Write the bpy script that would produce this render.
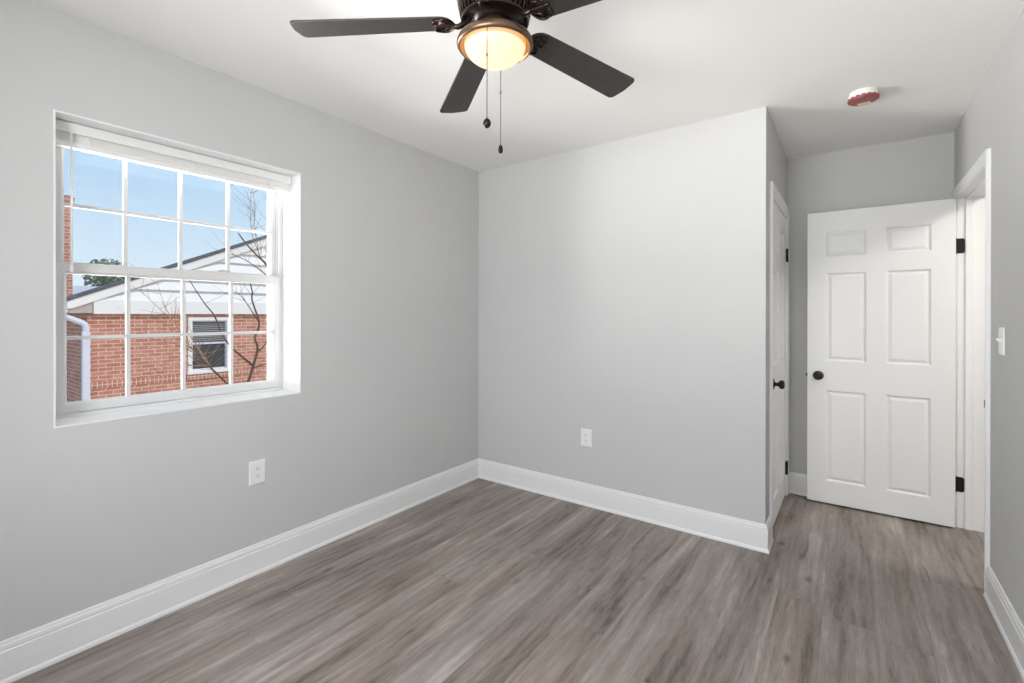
import bpy, bmesh, math, random
from mathutils import Vector, Matrix
random.seed(7)
R = math.radians
for o in list(bpy.data.objects):
    bpy.data.objects.remove(o, do_unlink=True)
SC = bpy.context.scene
COL = SC.collection

# ------------------------------------------------------------------ camera
cam_d = bpy.data.cameras.new('camera')
cam_d.sensor_width = 36.0
cam_d.lens = 36.0 * 472.58 / 1024
cam_d.shift_y = -25.9 / 1024
cam_d.clip_start = 0.02
cam_d.clip_end = 400
cam = bpy.data.objects.new('camera', cam_d)
COL.objects.link(cam)
yaw, pitch, roll = 0.6226, 0.0019, 0.0009
cp, sp = math.cos(pitch), math.sin(pitch)
f = Vector((-math.sin(yaw) * cp, math.cos(yaw) * cp, -sp))
rt = Vector((math.cos(yaw), math.sin(yaw), 0))
up = rt.cross(f)
r3 = rt * math.cos(roll) + up * math.sin(roll)
u3 = up * math.cos(roll) - rt * math.sin(roll)
cam.matrix_world = Matrix(((r3.x, u3.x, -f.x, 2.4663), (r3.y, u3.y, -f.y, -2.9667),
                           (r3.z, u3.z, -f.z, 1.3209), (0, 0, 0, 1)))
SC.camera = cam

# ------------------------------------------------------------------ colour management
SC.view_settings.view_transform = 'Standard'
SC.view_settings.look = 'None'
SC.view_settings.gamma = 1.0
SC.view_settings.use_curve_mapping = False
SC.view_settings.exposure = 0.06
SC.cycles.use_denoising = True
SC.cycles.max_bounces = 10
SC.cycles.diffuse_bounces = 6
SC.cycles.transparent_max_bounces = 16

# ------------------------------------------------------------------ sky and lights
world = bpy.data.worlds.new('world')
SC.world = world
world.use_nodes = True
nt = world.node_tree
nt.nodes.clear()
wout = nt.nodes.new('ShaderNodeOutputWorld')
bg = nt.nodes.new('ShaderNodeBackground')
tc = nt.nodes.new('ShaderNodeTexCoord')
sepw = nt.nodes.new('ShaderNodeSeparateXYZ')
rampw = nt.nodes.new('ShaderNodeValToRGB')
mapw = nt.nodes.new('ShaderNodeMapRange')
mapw.inputs['From Min'].default_value = -0.1
mapw.inputs['From Max'].default_value = 0.6
e = rampw.color_ramp.elements
e[0].position = 0.0; e[0].color = (0.62, 0.66, 0.66, 1)
e[1].position = 1.0; e[1].color = (0.30, 0.52, 0.83, 1)
x = e.new(0.16); x.color = (0.74, 0.86, 0.95, 1)
x = e.new(0.55); x.color = (0.42, 0.64, 0.87, 1)
nt.links.new(tc.outputs['Generated'], sepw.inputs[0])
nt.links.new(sepw.outputs['Z'], mapw.inputs['Value'])
nt.links.new(mapw.outputs[0], rampw.inputs[0])
nt.links.new(rampw.outputs[0], bg.inputs['Color'])
bg.inputs['Strength'].default_value = 1.0
nt.links.new(bg.outputs[0], wout.inputs['Surface'])

def light(name, kind, loc, to, energy, color=(1, 1, 1), **kw):
    d = bpy.data.lights.new(name, kind)
    d.energy = energy
    d.color = color
    for k, v in kw.items():
        setattr(d, k, v)
    o = bpy.data.objects.new(name, d)
    COL.objects.link(o)
    o.location = loc
    o.rotation_euler = (Vector(to) - Vector(loc)).to_track_quat('-Z', 'Y').to_euler()
    return o

# the sun stands behind the room and lights the neighbour's gable
light('sun', 'SUN', (6, 4, 7), (0, 1, 0), 2.3, (1.0, 0.95, 0.87), angle=R(0.6))
# glare of the bright ground below the side window, coming in and up
light('ground_glare', 'AREA', (-7.0, -2.0, -1.05), (-0.1, -2.0, 1.5), 520, (1.0, 0.98, 0.95),
      shape='RECTANGLE', size=8.0, size_y=1.25, spread=R(75))
# added unseen light, raking through the side window to brighten the right wall
light('side_fill', 'AREA', (-2.9, -4.9, 0.35), (-0.1, -2.0, 1.5), 285, (1.0, 0.985, 0.96),
      shape='RECTANGLE', size=2.4, size_y=2.2, spread=R(90))
# added fill light, shining in through an unseen rear opening behind the camera
light('rear_fill', 'AREA', (1.75, -3.86, 1.45), (1.55, 0, 0.95), 68, (0.97, 0.985, 1.0),
      shape='RECTANGLE', size=1.5, size_y=1.2)
# added low light outside the rear opening, aimed up to even out the ceiling
light('rear_ceiling_fill', 'AREA', (1.75, -7.6, -0.7), (1.7, -3.5, 1.6), 215, (1.0, 0.985, 0.96),
      shape='RECTANGLE', size=4.0, size_y=1.6)
# light of the hall behind the doorway
light('hall_light', 'AREA', (3.75, 0.1, 2.35), (3.75, 0.3, 0), 22, (1.0, 0.96, 0.9),
      shape='DISK', size=0.4)

# ------------------------------------------------------------------ materials
def mat(name, color, rough=0.5, metal=0.0, noise=0.0, nscale=20, bump=0.0, bscale=200, spec=0.5):
    m = bpy.data.materials.new(name)
    m.use_nodes = True
    n, l = m.node_tree.nodes, m.node_tree.links
    b = n['Principled BSDF']
    b.inputs['Roughness'].default_value = rough
    b.inputs['Metallic'].default_value = metal
    b.inputs['Specular IOR Level'].default_value = spec
    t = n.new('ShaderNodeTexCoord')
    ns = n.new('ShaderNodeTexNoise')
    ns.inputs['Scale'].default_value = nscale
    ns.inputs['Detail'].default_value = 4
    l.new(t.outputs['Object'], ns.inputs['Vector'])
    r = n.new('ShaderNodeValToRGB')
    k = max(noise, 0.004)
    r.color_ramp.elements[0].position = 0.3
    r.color_ramp.elements[1].position = 0.7
    r.color_ramp.elements[0].color = tuple(c * (1 - k) for c in color) + (1,)
    r.color_ramp.elements[1].color = tuple(min(1, c * (1 + k)) for c in color) + (1,)
    l.new(ns.outputs['Fac'], r.inputs[0])
    l.new(r.outputs[0], b.inputs['Base Color'])
    if bump:
        n2 = n.new('ShaderNodeTexNoise')
        n2.inputs['Scale'].default_value = bscale
        n2.inputs['Detail'].default_value = 3
        l.new(t.outputs['Object'], n2.inputs['Vector'])
        bp = n.new('ShaderNodeBump')
        bp.inputs['Strength'].default_value = bump
        bp.inputs['Distance'].default_value = 0.002
        l.new(n2.outputs['Fac'], bp.inputs['Height'])
        l.new(bp.outputs[0], b.inputs['Normal'])
    return m

def brick_mat(name, c1, c2, mortar, bw=0.203, bh=0.0677, ms=0.0055, rowlock=False):
    m = bpy.data.materials.new(name)
    m.use_nodes = True
    n, l = m.node_tree.nodes, m.node_tree.links
    b = n['Principled BSDF']
    b.inputs['Roughness'].default_value = 0.85
    t = n.new('ShaderNodeTexCoord')
    s = n.new('ShaderNodeSeparateXYZ')
    a = n.new('ShaderNodeMath'); a.operation = 'ADD'
    c = n.new('ShaderNodeCombineXYZ')
    l.new(t.outputs['Object'], s.inputs[0])
    l.new(s.outputs['X'], a.inputs[0]); l.new(s.outputs['Y'], a.inputs[1])
    l.new(a.outputs[0], c.inputs['X']); l.new(s.outputs['Z'], c.inputs['Y'])
    br = n.new('ShaderNodeTexBrick')
    br.inputs['Color1'].default_value = c1 + (1,)
    br.inputs['Color2'].default_value = c2 + (1,)
    br.inputs['Mortar'].default_value = mortar + (1,)
    br.inputs['Scale'].default_value = 1
    br.inputs['Brick Width'].default_value = bw
    br.inputs['Row Height'].default_value = bh
    br.inputs['Mortar Size'].default_value = ms
    br.offset = 0.0 if rowlock else 0.5
    l.new(c.outputs[0], br.inputs['Vector'])
    ns = n.new('ShaderNodeTexNoise')
    ns.inputs['Scale'].default_value = 9
    ns.inputs['Detail'].default_value = 5
    l.new(t.outputs['Object'], ns.inputs['Vector'])
    mx = n.new('ShaderNodeMixRGB'); mx.blend_type = 'OVERLAY'
    mx.inputs[0].default_value = 0.35
    l.new(br.outputs['Color'], mx.inputs[1]); l.new(ns.outputs['Fac'], mx.inputs[2])
    l.new(mx.outputs[0], b.inputs['Base Color'])
    bp = n.new('ShaderNodeBump')
    bp.inputs['Strength'].default_value = 0.6
    bp.inputs['Distance'].default_value = 0.006
    bp.invert = True
    l.new(br.outputs['Fac'], bp.inputs['Height'])
    l.new(bp.outputs[0], b.inputs['Normal'])
    return m

def floor_mat():
    m = bpy.data.materials.new('vinyl_planks')
    m.use_nodes = True
    n, l = m.node_tree.nodes, m.node_tree.links
    b = n['Principled BSDF']
    N = n.new
    t = N('ShaderNodeTexCoord')
    s = N('ShaderNodeSeparateXYZ')
    l.new(t.outputs['Object'], s.inputs[0])
    def math_(op, a, bb=None):
        q = N('ShaderNodeMath'); q.operation = op
        for i, v in enumerate((a, bb)):
            if v is None: continue
            if isinstance(v, (int, float)): q.inputs[i].default_value = v
            else: l.new(v, q.inputs[i])
        return q.outputs[0]
    PW, PL = 0.182, 1.22
    row = math_('FLOOR', math_('DIVIDE', s.outputs['X'], PW))
    wn = N('ShaderNodeTexWhiteNoise'); wn.noise_dimensions = '1D'
    l.new(row, wn.inputs['W'])
    yy = math_('DIVIDE', math_('ADD', s.outputs['Y'], math_('MULTIPLY', wn.outputs['Value'], PL * 3)), PL)
    pid = math_('FLOOR', yy)
    cid = N('ShaderNodeCombineXYZ')
    l.new(row, cid.inputs['X']); l.new(pid, cid.inputs['Y'])
    w2 = N('ShaderNodeTexWhiteNoise'); w2.noise_dimensions = '2D'
    l.new(cid.outputs[0], w2.inputs['Vector'])
    rnd = w2.outputs['Value']
    # joints
    fx = math_('FRACT', math_('DIVIDE', s.outputs['X'], PW))
    fy = math_('FRACT', yy)
    jx = math_('MINIMUM', fx, math_('SUBTRACT', 1.0, fx))
    jy = math_('MINIMUM', fy, math_('SUBTRACT', 1.0, fy))
    joint = math_('MAXIMUM', math_('LESS_THAN', jx, 0.0035), math_('LESS_THAN', jy, 0.0006))
    # grain coordinates: long in y, shifted per plank
    cv = N('ShaderNodeCombineXYZ')
    l.new(math_('MULTIPLY', s.outputs['X'], 1.0), cv.inputs['X'])
    l.new(math_('MULTIPLY', s.outputs['Y'], 0.11), cv.inputs['Y'])
    l.new(math_('MULTIPLY', rnd, 37.0), cv.inputs['Z'])
    def noise(scale, detail, dist=0.0, rough=0.55):
        q = N('ShaderNodeTexNoise')
        q.inputs['Scale'].default_value = scale
        q.inputs['Detail'].default_value = detail
        q.inputs['Distortion'].default_value = dist
        q.inputs['Roughness'].default_value = rough
        l.new(cv.outputs[0], q.inputs['Vector'])
        return q.outputs['Fac']
    cvr = N('ShaderNodeCombineXYZ')
    l.new(s.outputs['X'], cvr.inputs['X'])
    l.new(math_('MULTIPLY', s.outputs['Y'], 0.13), cvr.inputs['Y'])
    l.new(math_('MULTIPLY', wn.outputs['Value'], 23.0), cvr.inputs['Z'])
    bn = N('ShaderNodeTexNoise')
    bn.inputs['Scale'].default_value = 8.5
    bn.inputs['Detail'].default_value = 4
    bn.inputs['Distortion'].default_value = 0.5
    l.new(cvr.outputs[0], bn.inputs['Vector'])
    big = bn.outputs['Fac']
    mid = noise(24.0, 6, 1.2, 0.65)
    # fine pores, longer still
    cv2 = N('ShaderNodeCombineXYZ')
    l.new(s.outputs['X'], cv2.inputs['X'])
    l.new(math_('MULTIPLY', s.outputs['Y'], 0.09), cv2.inputs['Y'])
    l.new(math_('MULTIPLY', rnd, 11.0), cv2.inputs['Z'])
    fine = N('ShaderNodeTexNoise')
    fine.inputs['Scale'].default_value = 190
    fine.inputs['Detail'].default_value = 3
    l.new(cv2.outputs[0], fine.inputs['Vector'])
    wv = N('ShaderNodeTexWave')
    wv.wave_type = 'BANDS'; wv.bands_direction = 'X'
    wv.inputs['Scale'].default_value = 7.0
    wv.inputs['Distortion'].default_value = 9.0
    wv.inputs['Detail'].default_value = 3.0
    wv.inputs['Detail Scale'].default_value = 1.4
    l.new(cv.outputs[0], wv.inputs['Vector'])
    v = math_('ADD', math_('MULTIPLY', big, 0.70), math_('MULTIPLY', mid, 0.30))
    v = math_('ADD', v, math_('MULTIPLY', math_('SUBTRACT', fine.outputs['Fac'], 0.5), 0.20))
    v = math_('ADD', v, math_('MULTIPLY', math_('SUBTRACT', wv.outputs['Fac'], 0.5), 0.055))
    v = math_('ADD', v, math_('MULTIPLY', math_('SUBTRACT', rnd, 0.5), 0.035))
    rp = N('ShaderNodeValToRGB')
    el = rp.color_ramp.elements
    el[0].position = 0.34; el[0].color = (0.118, 0.097, 0.081, 1)
    el[1].position = 0.67; el[1].color = (0.43, 0.389, 0.363, 1)
    q = el.new(0.42); q.color = (0.204, 0.174, 0.151, 1)
    q = el.new(0.58); q.color = (0.320, 0.283, 0.257, 1)
    l.new(v, rp.inputs[0])
    # dark knots and mineral streaks
    kn = noise(11.0, 2, 2.2)
    kr = N('ShaderNodeValToRGB')
    kr.color_ramp.elements[0].position = 0.24; kr.color_ramp.elements[0].color = (0.45, 0.42, 0.40, 1)
    kr.color_ramp.elements[1].position = 0.36; kr.color_ramp.elements[1].color = (1, 1, 1, 1)
    l.new(kn, kr.inputs[0])
    mk = N('ShaderNodeMixRGB'); mk.blend_type = 'MULTIPLY'; mk.inputs[0].default_value = 0.8
    l.new(rp.outputs[0], mk.inputs[1]); l.new(kr.outputs[0], mk.inputs[2])
    # a few small round knots
    ck = N('ShaderNodeCombineXYZ')
    l.new(s.outputs['X'], ck.inputs['X'])
    l.new(math_('MULTIPLY', s.outputs['Y'], 0.45), ck.inputs['Y'])
    l.new(math_('MULTIPLY', rnd, 9.0), ck.inputs['Z'])
    vo = N('ShaderNodeTexVoronoi')
    vo.inputs['Scale'].default_value = 4.2
    l.new(ck.outputs[0], vo.inputs['Vector'])
    vr = N('ShaderNodeValToRGB')
    vr.color_ramp.elements[0].position = 0.02; vr.color_ramp.elements[0].color = (0.42, 0.38, 0.35, 1)
    vr.color_ramp.elements[1].position = 0.085; vr.color_ramp.elements[1].color = (1, 1, 1, 1)
    l.new(vo.outputs['Distance'], vr.inputs[0])
    m2 = N('ShaderNodeMixRGB'); m2.blend_type = 'MULTIPLY'; m2.inputs[0].default_value = 0.9
    l.new(mk.outputs[0], m2.inputs[1]); l.new(vr.outputs[0], m2.inputs[2])
    mk = m2
    # warm / cool drift from plank to plank
    w3 = N('ShaderNodeTexWhiteNoise'); w3.noise_dimensions = '2D'
    ad = N('ShaderNodeVectorMath'); ad.operation = 'ADD'; ad.inputs[1].default_value = (17.3, 5.1, 0)
    l.new(cid.outputs[0], ad.inputs[0]); l.new(ad.outputs[0], w3.inputs['Vector'])
    tr = N('ShaderNodeValToRGB')
    tr.color_ramp.elements[0].color = (1.0, 0.965, 0.93, 1)
    tr.color_ramp.elements[1].color = (0.985, 0.97, 1.0, 1)
    l.new(w3.outputs['Value'], tr.inputs[0])
    mt = N('ShaderNodeMixRGB'); mt.blend_type = 'MULTIPLY'; mt.inputs[0].default_value = 1
    l.new(mk.outputs[0], mt.inputs[1]); l.new(tr.outputs[0], mt.inputs[2])
    mj = N('ShaderNodeMixRGB'); mj.blend_type = 'MULTIPLY'
    mj.inputs[2].default_value = (0.80, 0.79, 0.78, 1)
    l.new(joint, mj.inputs[0]); l.new(mt.outputs[0], mj.inputs[1])
    l.new(mj.outputs[0], b.inputs['Base Color'])
    b.inputs['Roughness'].default_value = 0.42
    b.inputs['Specular IOR Level'].default_value = 0.45
    bp = N('ShaderNodeBump'); bp.inputs['Strength'].default_value = 0.12; bp.inputs['Distance'].default_value = 0.002
    l.new(mid, bp.inputs['Height']); l.new(bp.outputs[0], b.inputs['Normal'])
    return m

def glass_mat(name, tint=(1, 1, 1), refl=0.4):
    m = bpy.data.materials.new(name)
    m.use_nodes = True
    n, l = m.node_tree.nodes, m.node_tree.links
    n.remove(n['Principled BSDF'])
    out = n['Material Output']
    tr = n.new('ShaderNodeBsdfTransparent'); tr.inputs[0].default_value = tint + (1,)
    gl = n.new('ShaderNodeBsdfGlossy'); gl.inputs['Roughness'].default_value = 0.01
    fr = n.new('ShaderNodeFresnel'); fr.inputs[0].default_value = 1.45
    mu = n.new('ShaderNodeMath'); mu.operation = 'MULTIPLY'; mu.inputs[1].default_value = refl
    mx = n.new('ShaderNodeMixShader')
    l.new(fr.outputs[0], mu.inputs[0]); l.new(mu.outputs[0], mx.inputs[0])
    l.new(tr.outputs[0], mx.inputs[1]); l.new(gl.outputs[0], mx.inputs[2])
    l.new(mx.outputs[0], out.inputs['Surface'])
    return m

def lamp_mat(name, color, strength):
    m = mat(name, (0.26, 0.22, 0.17), 0.35)
    b = m.node_tree.nodes['Principled BSDF']
    b.inputs['Emission Color'].default_value = color + (1,)
    b.inputs['Emission Strength'].default_value = strength
    return m

M = {}
M['wall'] = mat('grey_wall_paint', (0.560, 0.560, 0.558), 0.75, noise=0.008, nscale=2, bump=0.05, bscale=260, spec=0.25)
M['ceiling'] = mat('white_ceiling_paint', (0.83, 0.82, 0.80), 0.9, noise=0.006, nscale=2, bump=0.05, bscale=220, spec=0.15)
M['trim'] = mat('white_trim_paint', (0.80, 0.80, 0.80), 0.32, noise=0.006, nscale=5, spec=0.4)
M['door'] = mat('white_door_paint', (0.78, 0.78, 0.775), 0.42, noise=0.006, nscale=5, bump=0.03, bscale=120, spec=0.35)
M['vinyl'] = mat('white_window_vinyl', (0.63, 0.63, 0.63), 0.35, noise=0.005)
M['blind'] = mat('white_blind_vinyl', (0.80, 0.795, 0.78), 0.45, noise=0.01)
M['plate'] = mat('white_plate_plastic', (0.80, 0.80, 0.80), 0.3, noise=0.005)
M['slot'] = mat('dark_slot', (0.05, 0.05, 0.05), 0.6)
M['floor'] = floor_mat()
M['black'] = mat('black_hardware', (0.018, 0.017, 0.017), 0.38, 0.6, noise=0.1)
M['bronze'] = mat('oil_rubbed_bronze', (0.042, 0.028, 0.021), 0.30, 0.85, noise=0.25, nscale=40)
M['bronze_light'] = mat('antique_bronze', (0.15, 0.092, 0.060), 0.36, 0.75, noise=0.12, nscale=60)
M['bronze_dark'] = mat('dark_motor_bronze', (0.018, 0.013, 0.011), 0.35, 0.7, noise=0.2)
M['blade'] = mat('dark_walnut_blade', (0.028, 0.0245, 0.021), 0.42, noise=0.15, nscale=30)
M['bowl'] = lamp_mat('frosted_lamp_glass', (1.0, 0.80, 0.50), 0.95)
M['bowl_rim_glow'] = lamp_mat('rim_glow_glass', (1.0, 0.50, 0.16), 0.75)  # weaker amber glow near the rim, painted into the emission
M['lip'] = mat('glow_reflector_brass', (0.74, 0.46, 0.22), 0.5, 1.0)  # brass tint chosen so the added lip throws back amber
M['chain'] = mat('bronze_chain', (0.055, 0.045, 0.038), 0.5, 0.4)
M['glass'] = glass_mat('window_glass')
M['det_white'] = mat('detector_plastic', (0.80, 0.77, 0.73), 0.4)
M['det_red'] = mat('red_dust_cover', (0.27, 0.065, 0.065), 0.35, noise=0.25, nscale=60)
M['det_yellow'] = mat('yellow_cover_print', (0.72, 0.60, 0.36), 0.5, noise=0.2, nscale=120)
M['brick'] = brick_mat('red_brick', (0.54, 0.25, 0.175), (0.40, 0.155, 0.105), (0.66, 0.53, 0.45))
M['brick_own'] = brick_mat('dark_red_brick', (0.22, 0.10, 0.075), (0.16, 0.07, 0.05), (0.25, 0.21, 0.18))
M['rowlock'] = brick_mat('rowlock_brick', (0.50, 0.23, 0.16), (0.38, 0.145, 0.10), (0.66, 0.53, 0.45), 0.0677, 0.112, 0.006, True)
M['siding'] = mat('white_siding', (0.74, 0.74, 0.74), 0.55, noise=0.01)
M['white_ext'] = mat('white_exterior_paint', (0.76, 0.75, 0.73), 0.5, noise=0.01)
M['shingle'] = mat('charcoal_shingles', (0.10, 0.10, 0.115), 0.9, noise=0.3, nscale=30)
M['gutter'] = mat('pale_aluminium_gutter', (0.62, 0.64, 0.72), 0.45, noise=0.02)
M['tan'] = mat('weathered_tan_soffit', (0.42, 0.36, 0.32), 0.7, noise=0.15)
M['win_dark'] = mat('dark_window_pane', (0.045, 0.045, 0.05), 0.12, noise=0.2, nscale=2)
M['win_blind'] = mat('dim_blind_slats', (0.30, 0.30, 0.30), 0.6)
M['bark'] = mat('brown_bark', (0.075, 0.050, 0.038), 0.9, noise=0.35, nscale=40)
M['twig'] = mat('tan_twigs', (0.22, 0.155, 0.10), 0.9, noise=0.35, nscale=30)
M['leaf'] = mat('dull_evergreen_leaves', (0.26, 0.29, 0.20), 0.8, noise=0.4, nscale=4)
M['ground'] = mat('winter_lawn', (0.42, 0.40, 0.30), 0.95, noise=0.2, nscale=3)
M['greyroof'] = mat('pale_grey_roof', (0.52, 0.52, 0.53), 0.9, noise=0.1)
M['chimcap'] = mat('sooty_flue_tile', (0.20, 0.20, 0.22), 0.9, noise=0.3)
M['drywall'] = mat('unfinished_hall_paint', (0.60, 0.59, 0.57), 0.8)

# ------------------------------------------------------------------ helpers
def link(name, bm, material, parent=None, smooth=False, bevel=0.0, seg=2, loc=None):
    bmesh.ops.recalc_face_normals(bm, faces=bm.faces[:])
    me = bpy.data.meshes.new(name)
    bm.to_mesh(me)
    bm.free()
    mats = material if isinstance(material, (list, tuple)) else [material]
    for m in mats:
        me.materials.append(m)
    if smooth:
        for p in me.polygons:
            p.use_smooth = True
    o = bpy.data.objects.new(name, me)
    COL.objects.link(o)
    if parent:
        o.parent = parent
    if loc:
        o.location = loc
    if bevel:
        b = o.modifiers.new('bevel', 'BEVEL')
        b.width = bevel
        b.segments = seg
        b.limit_method = 'ANGLE'
        b.angle_limit = R(40)
    return o

def tag(o, label, cat, group=None, kind=None):
    o['label'] = label
    o['category'] = cat
    if group: o['group'] = group
    if kind: o['kind'] = kind
    return o

def empty(name, loc=(0, 0, 0), rz=0.0):
    o = bpy.data.objects.new(name, None)
    o.empty_display_size = 0.05
    COL.objects.link(o)
    o.location = loc
    o.rotation_euler = (0, 0, rz)
    return o

def box(bm, x0, x1, y0, y1, z0, z1, mi=0):
    v = [bm.verts.new(p) for p in ((x0, y0, z0), (x1, y0, z0), (x1, y1, z0), (x0, y1, z0),
                                   (x0, y0, z1), (x1, y0, z1), (x1, y1, z1), (x0, y1, z1))]
    for q in ((0, 3, 2, 1), (4, 5, 6, 7), (0, 1, 5, 4), (1, 2, 6, 5), (2, 3, 7, 6), (3, 0, 4, 7)):
        bm.faces.new([v[i] for i in q]).material_index = mi
    return v

def B(*a):
    bm = bmesh.new()
    box(bm, *a)
    return bm

def ring_yz(bm, x0, x1, y0, y1, z0, z1, wy, wz0, wz1):
    """a rectangular frame standing in a plane of constant x (mitred corners, one closed mesh)"""
    out = [(y0, z0), (y1, z0), (y1, z1), (y0, z1)]
    inn = [(y0 + wy, z0 + wz0), (y1 - wy, z0 + wz0), (y1 - wy, z1 - wz1), (y0 + wy, z1 - wz1)]
    V = {}
    for k, xx in enumerate((x0, x1)):
        V['o', k] = [bm.verts.new((xx, a, b)) for a, b in out]
        V['i', k] = [bm.verts.new((xx, a, b)) for a, b in inn]
    for i in range(4):
        j = (i + 1) % 4
        for k in (0, 1):
            bm.faces.new((V['o', k][i], V['o', k][j], V['i', k][j], V['i', k][i]))
        bm.faces.new((V['o', 0][i], V['o', 0][j], V['o', 1][j], V['o', 1][i]))
        bm.faces.new((V['i', 0][i], V['i', 0][j], V['i', 1][j], V['i', 1][i]))

def prism(bm, pts, d, mi=0):
    """closed polygon (list of 3-D points, planar) extruded by vector d"""
    a = [bm.verts.new(p) for p in pts]
    b = [bm.verts.new(Vector(p) + Vector(d)) for p in pts]
    n = len(pts)
    bm.faces.new(a[::-1]).material_index = mi
    bm.faces.new(b).material_index = mi
    for i in range(n):
        bm.faces.new((a[i], a[(i + 1) % n], b[(i + 1) % n], b[i])).material_index = mi

def lathe(bm, prof, c=(0, 0), seg=40, axis='z', mi=0):
    """prof: list of (r, z). closed to the axis where r == 0"""
    rings = []
    for r, z in prof:
        if r < 1e-6:
            p = {'z': (c[0], c[1], z), 'y': (c[0], z, c[1]), 'x': (z, c[0], c[1])}[axis]
            rings.append([bm.verts.new(p)])
        else:
            L = []
            for k in range(seg):
                a = 2 * math.pi * k / seg
                u, w = c[0] + r * math.cos(a), c[1] + r * math.sin(a)
                L.append(bm.verts.new({'z': (u, w, z), 'y': (u, z, w), 'x': (z, u, w)}[axis]))
            rings.append(L)
    for A, Bq in zip(rings, rings[1:]):
        for k in range(seg):
            j = (k + 1) % seg
            if len(A) == 1 and len(Bq) == 1:
                continue
            if len(A) == 1:
                fc = bm.faces.new((A[0], Bq[j], Bq[k]))
            elif len(Bq) == 1:
                fc = bm.faces.new((A[k], A[j], Bq[0]))
            else:
                fc = bm.faces.new((A[k], A[j], Bq[j], Bq[k]))
            fc.material_index = mi

def tube(bm, pts, rad, seg=8, cap=True):
    pts = [Vector(p) for p in pts]
    n = len(pts)
    rads = rad if isinstance(rad, (list, tuple)) else [rad] * n
    prev = None
    rings = []
    for i, p in enumerate(pts):
        t = (pts[min(i + 1, n - 1)] - pts[max(i - 1, 0)]).normalized()
        if prev is None:
            h = Vector((0, 0, 1)) if abs(t.z) < 0.9 else Vector((1, 0, 0))
            u = t.cross(h).normalized()
        else:
            u = (prev - t * prev.dot(t)).normalized()
        prev = u
        w = t.cross(u)
        rings.append([bm.verts.new(p + (u * math.cos(a) + w * math.sin(a)) * rads[i])
                      for a in [2 * math.pi * k / seg for k in range(seg)]])
    for A, C in zip(rings, rings[1:]):
        for k in range(seg):
            j = (k + 1) % seg
            bm.faces.new((A[k], A[j], C[j], C[k]))
    if cap:
        bm.faces.new(rings[0][::-1])
        bm.faces.new(rings[-1])

def smooth_path(pts, n=4):
    P = [Vector(p) for p in pts]
    out = []
    for i in range(len(P) - 1):
        p0, p1, p2, p3 = P[max(i - 1, 0)], P[i], P[i + 1], P[min(i + 2, len(P) - 1)]
        for k in range(n):
            t = k / n
            out.append(0.5 * ((2 * p1) + (p2 - p0) * t + (2 * p0 - 5 * p1 + 4 * p2 - p3) * t * t + (3 * p1 - p0 - 3 * p2 + p3) * t ** 3))
    out.append(P[-1])
    return out

def sweep_floor(bm, path, prof, side):
    """moulding profile (d, z) swept along a floor path with mitred corners; side=+1 puts it to the left of the path"""
    P = [Vector((p[0], p[1])) for p in path]
    rings = []
    for i, p in enumerate(P):
        dirs = []
        if i > 0: dirs.append((P[i] - P[i - 1]).normalized())
        if i < len(P) - 1: dirs.append((P[i + 1] - P[i]).normalized())
        ns = [Vector((-d.y, d.x)) * side for d in dirs]
        if len(ns) == 2:
            mv = (ns[0] + ns[1]).normalized()
            mv = mv / mv.dot(ns[0])
        else:
            mv = ns[0]
        rings.append([bm.verts.new((p.x + mv.x * d, p.y + mv.y * d, z)) for d, z in prof])
    m = len(prof)
    for A, C in zip(rings, rings[1:]):
        for k in range(m):
            j = (k + 1) % m
            bm.faces.new((A[k], A[j], C[j], C[k]))
    bm.faces.new(rings[0][::-1])
    bm.faces.new(rings[-1])

# ------------------------------------------------------------------ room shell
H, WC, DC, WR, YR = 2.482, 2.079, 1.10, 2.995, -3.45
WY0, WY1, WZ0, WZ1 = -2.5234, -1.5287, 0.8861, 2.1004
XO = -0.28                                        # outside face of the window wall
JN, JF, JT = 0.190, 1.037, 2.042                  # entry doorway: near jamb, hinge jamb, head
CN, CF, CT = 0.236, 1.006, 2.024                             # closet doorway
T = 0.115
GZ = -1.75                                        # ground outside, below the floor of the room
HX = 4.4                                          # far wall of the hall

def S(name, bm, m, label, cat, **k):
    o = link(name, bm, m, **k)
    return tag(o, label, cat, kind='structure')

S('floor', B(XO, HX + T, YR - 0.15, DC + 0.6, -0.12, 0.0), M['floor'],
  'grey brown wood look plank floor of the room', 'floor')
S('ceiling', B(XO, HX + T, YR - 0.15, DC + 0.6, H, H + 0.12), M['ceiling'],
  'smooth white painted ceiling with the fan', 'ceiling')
bm = bmesh.new()
box(bm, XO, 0, YR - 0.15, WY0, 0, H)
box(bm, XO, 0, WY1, DC + 0.1, 0, H)
box(bm, XO, 0, WY0, WY1, 0, WZ0)
box(bm, XO, 0, WY0, WY1, WZ1, H)
wl = S('wall_left', bm, M['wall'], 'light grey wall holding the window', 'wall')
bm = bmesh.new()
for q in ((YR - 0.15, WY0, GZ, H + 0.3), (WY1, DC + 0.7, GZ, H + 0.3), (WY0, WY1, GZ, WZ0), (WY0, WY1, WZ1, H + 0.3)):
    box(bm, XO - 0.012, XO, q[0], q[1], q[2], q[3])
link('bounce_cladding', bm, M['brick_own'], wl)  # unseen dark skin, added to cut bounce light onto the neighbour's gable
S('wall_back', B(0, WC, 0, T, 0, H), M['wall'], 'light grey blank wall with a single low outlet', 'wall')
bm = bmesh.new()
box(bm, WC - T, WC, T, CN - 0.018, 0, H)
box(bm, WC - T, WC, CF + 0.018, DC, 0, H)
box(bm, WC - T, WC, CN - 0.018, CF + 0.018, CT + 0.018, H)
S('wall_closet', bm, M['wall'], 'short grey return wall holding the closet door', 'wall')
S('wall_alcove', B(0, WR + T, DC, DC + 0.1, 0, H), M['wall'], 'shaded grey wall behind the open white door', 'wall')
bm = bmesh.new()
box(bm, WR, WR + T, YR, JN - 0.018, 0, H)
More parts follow.
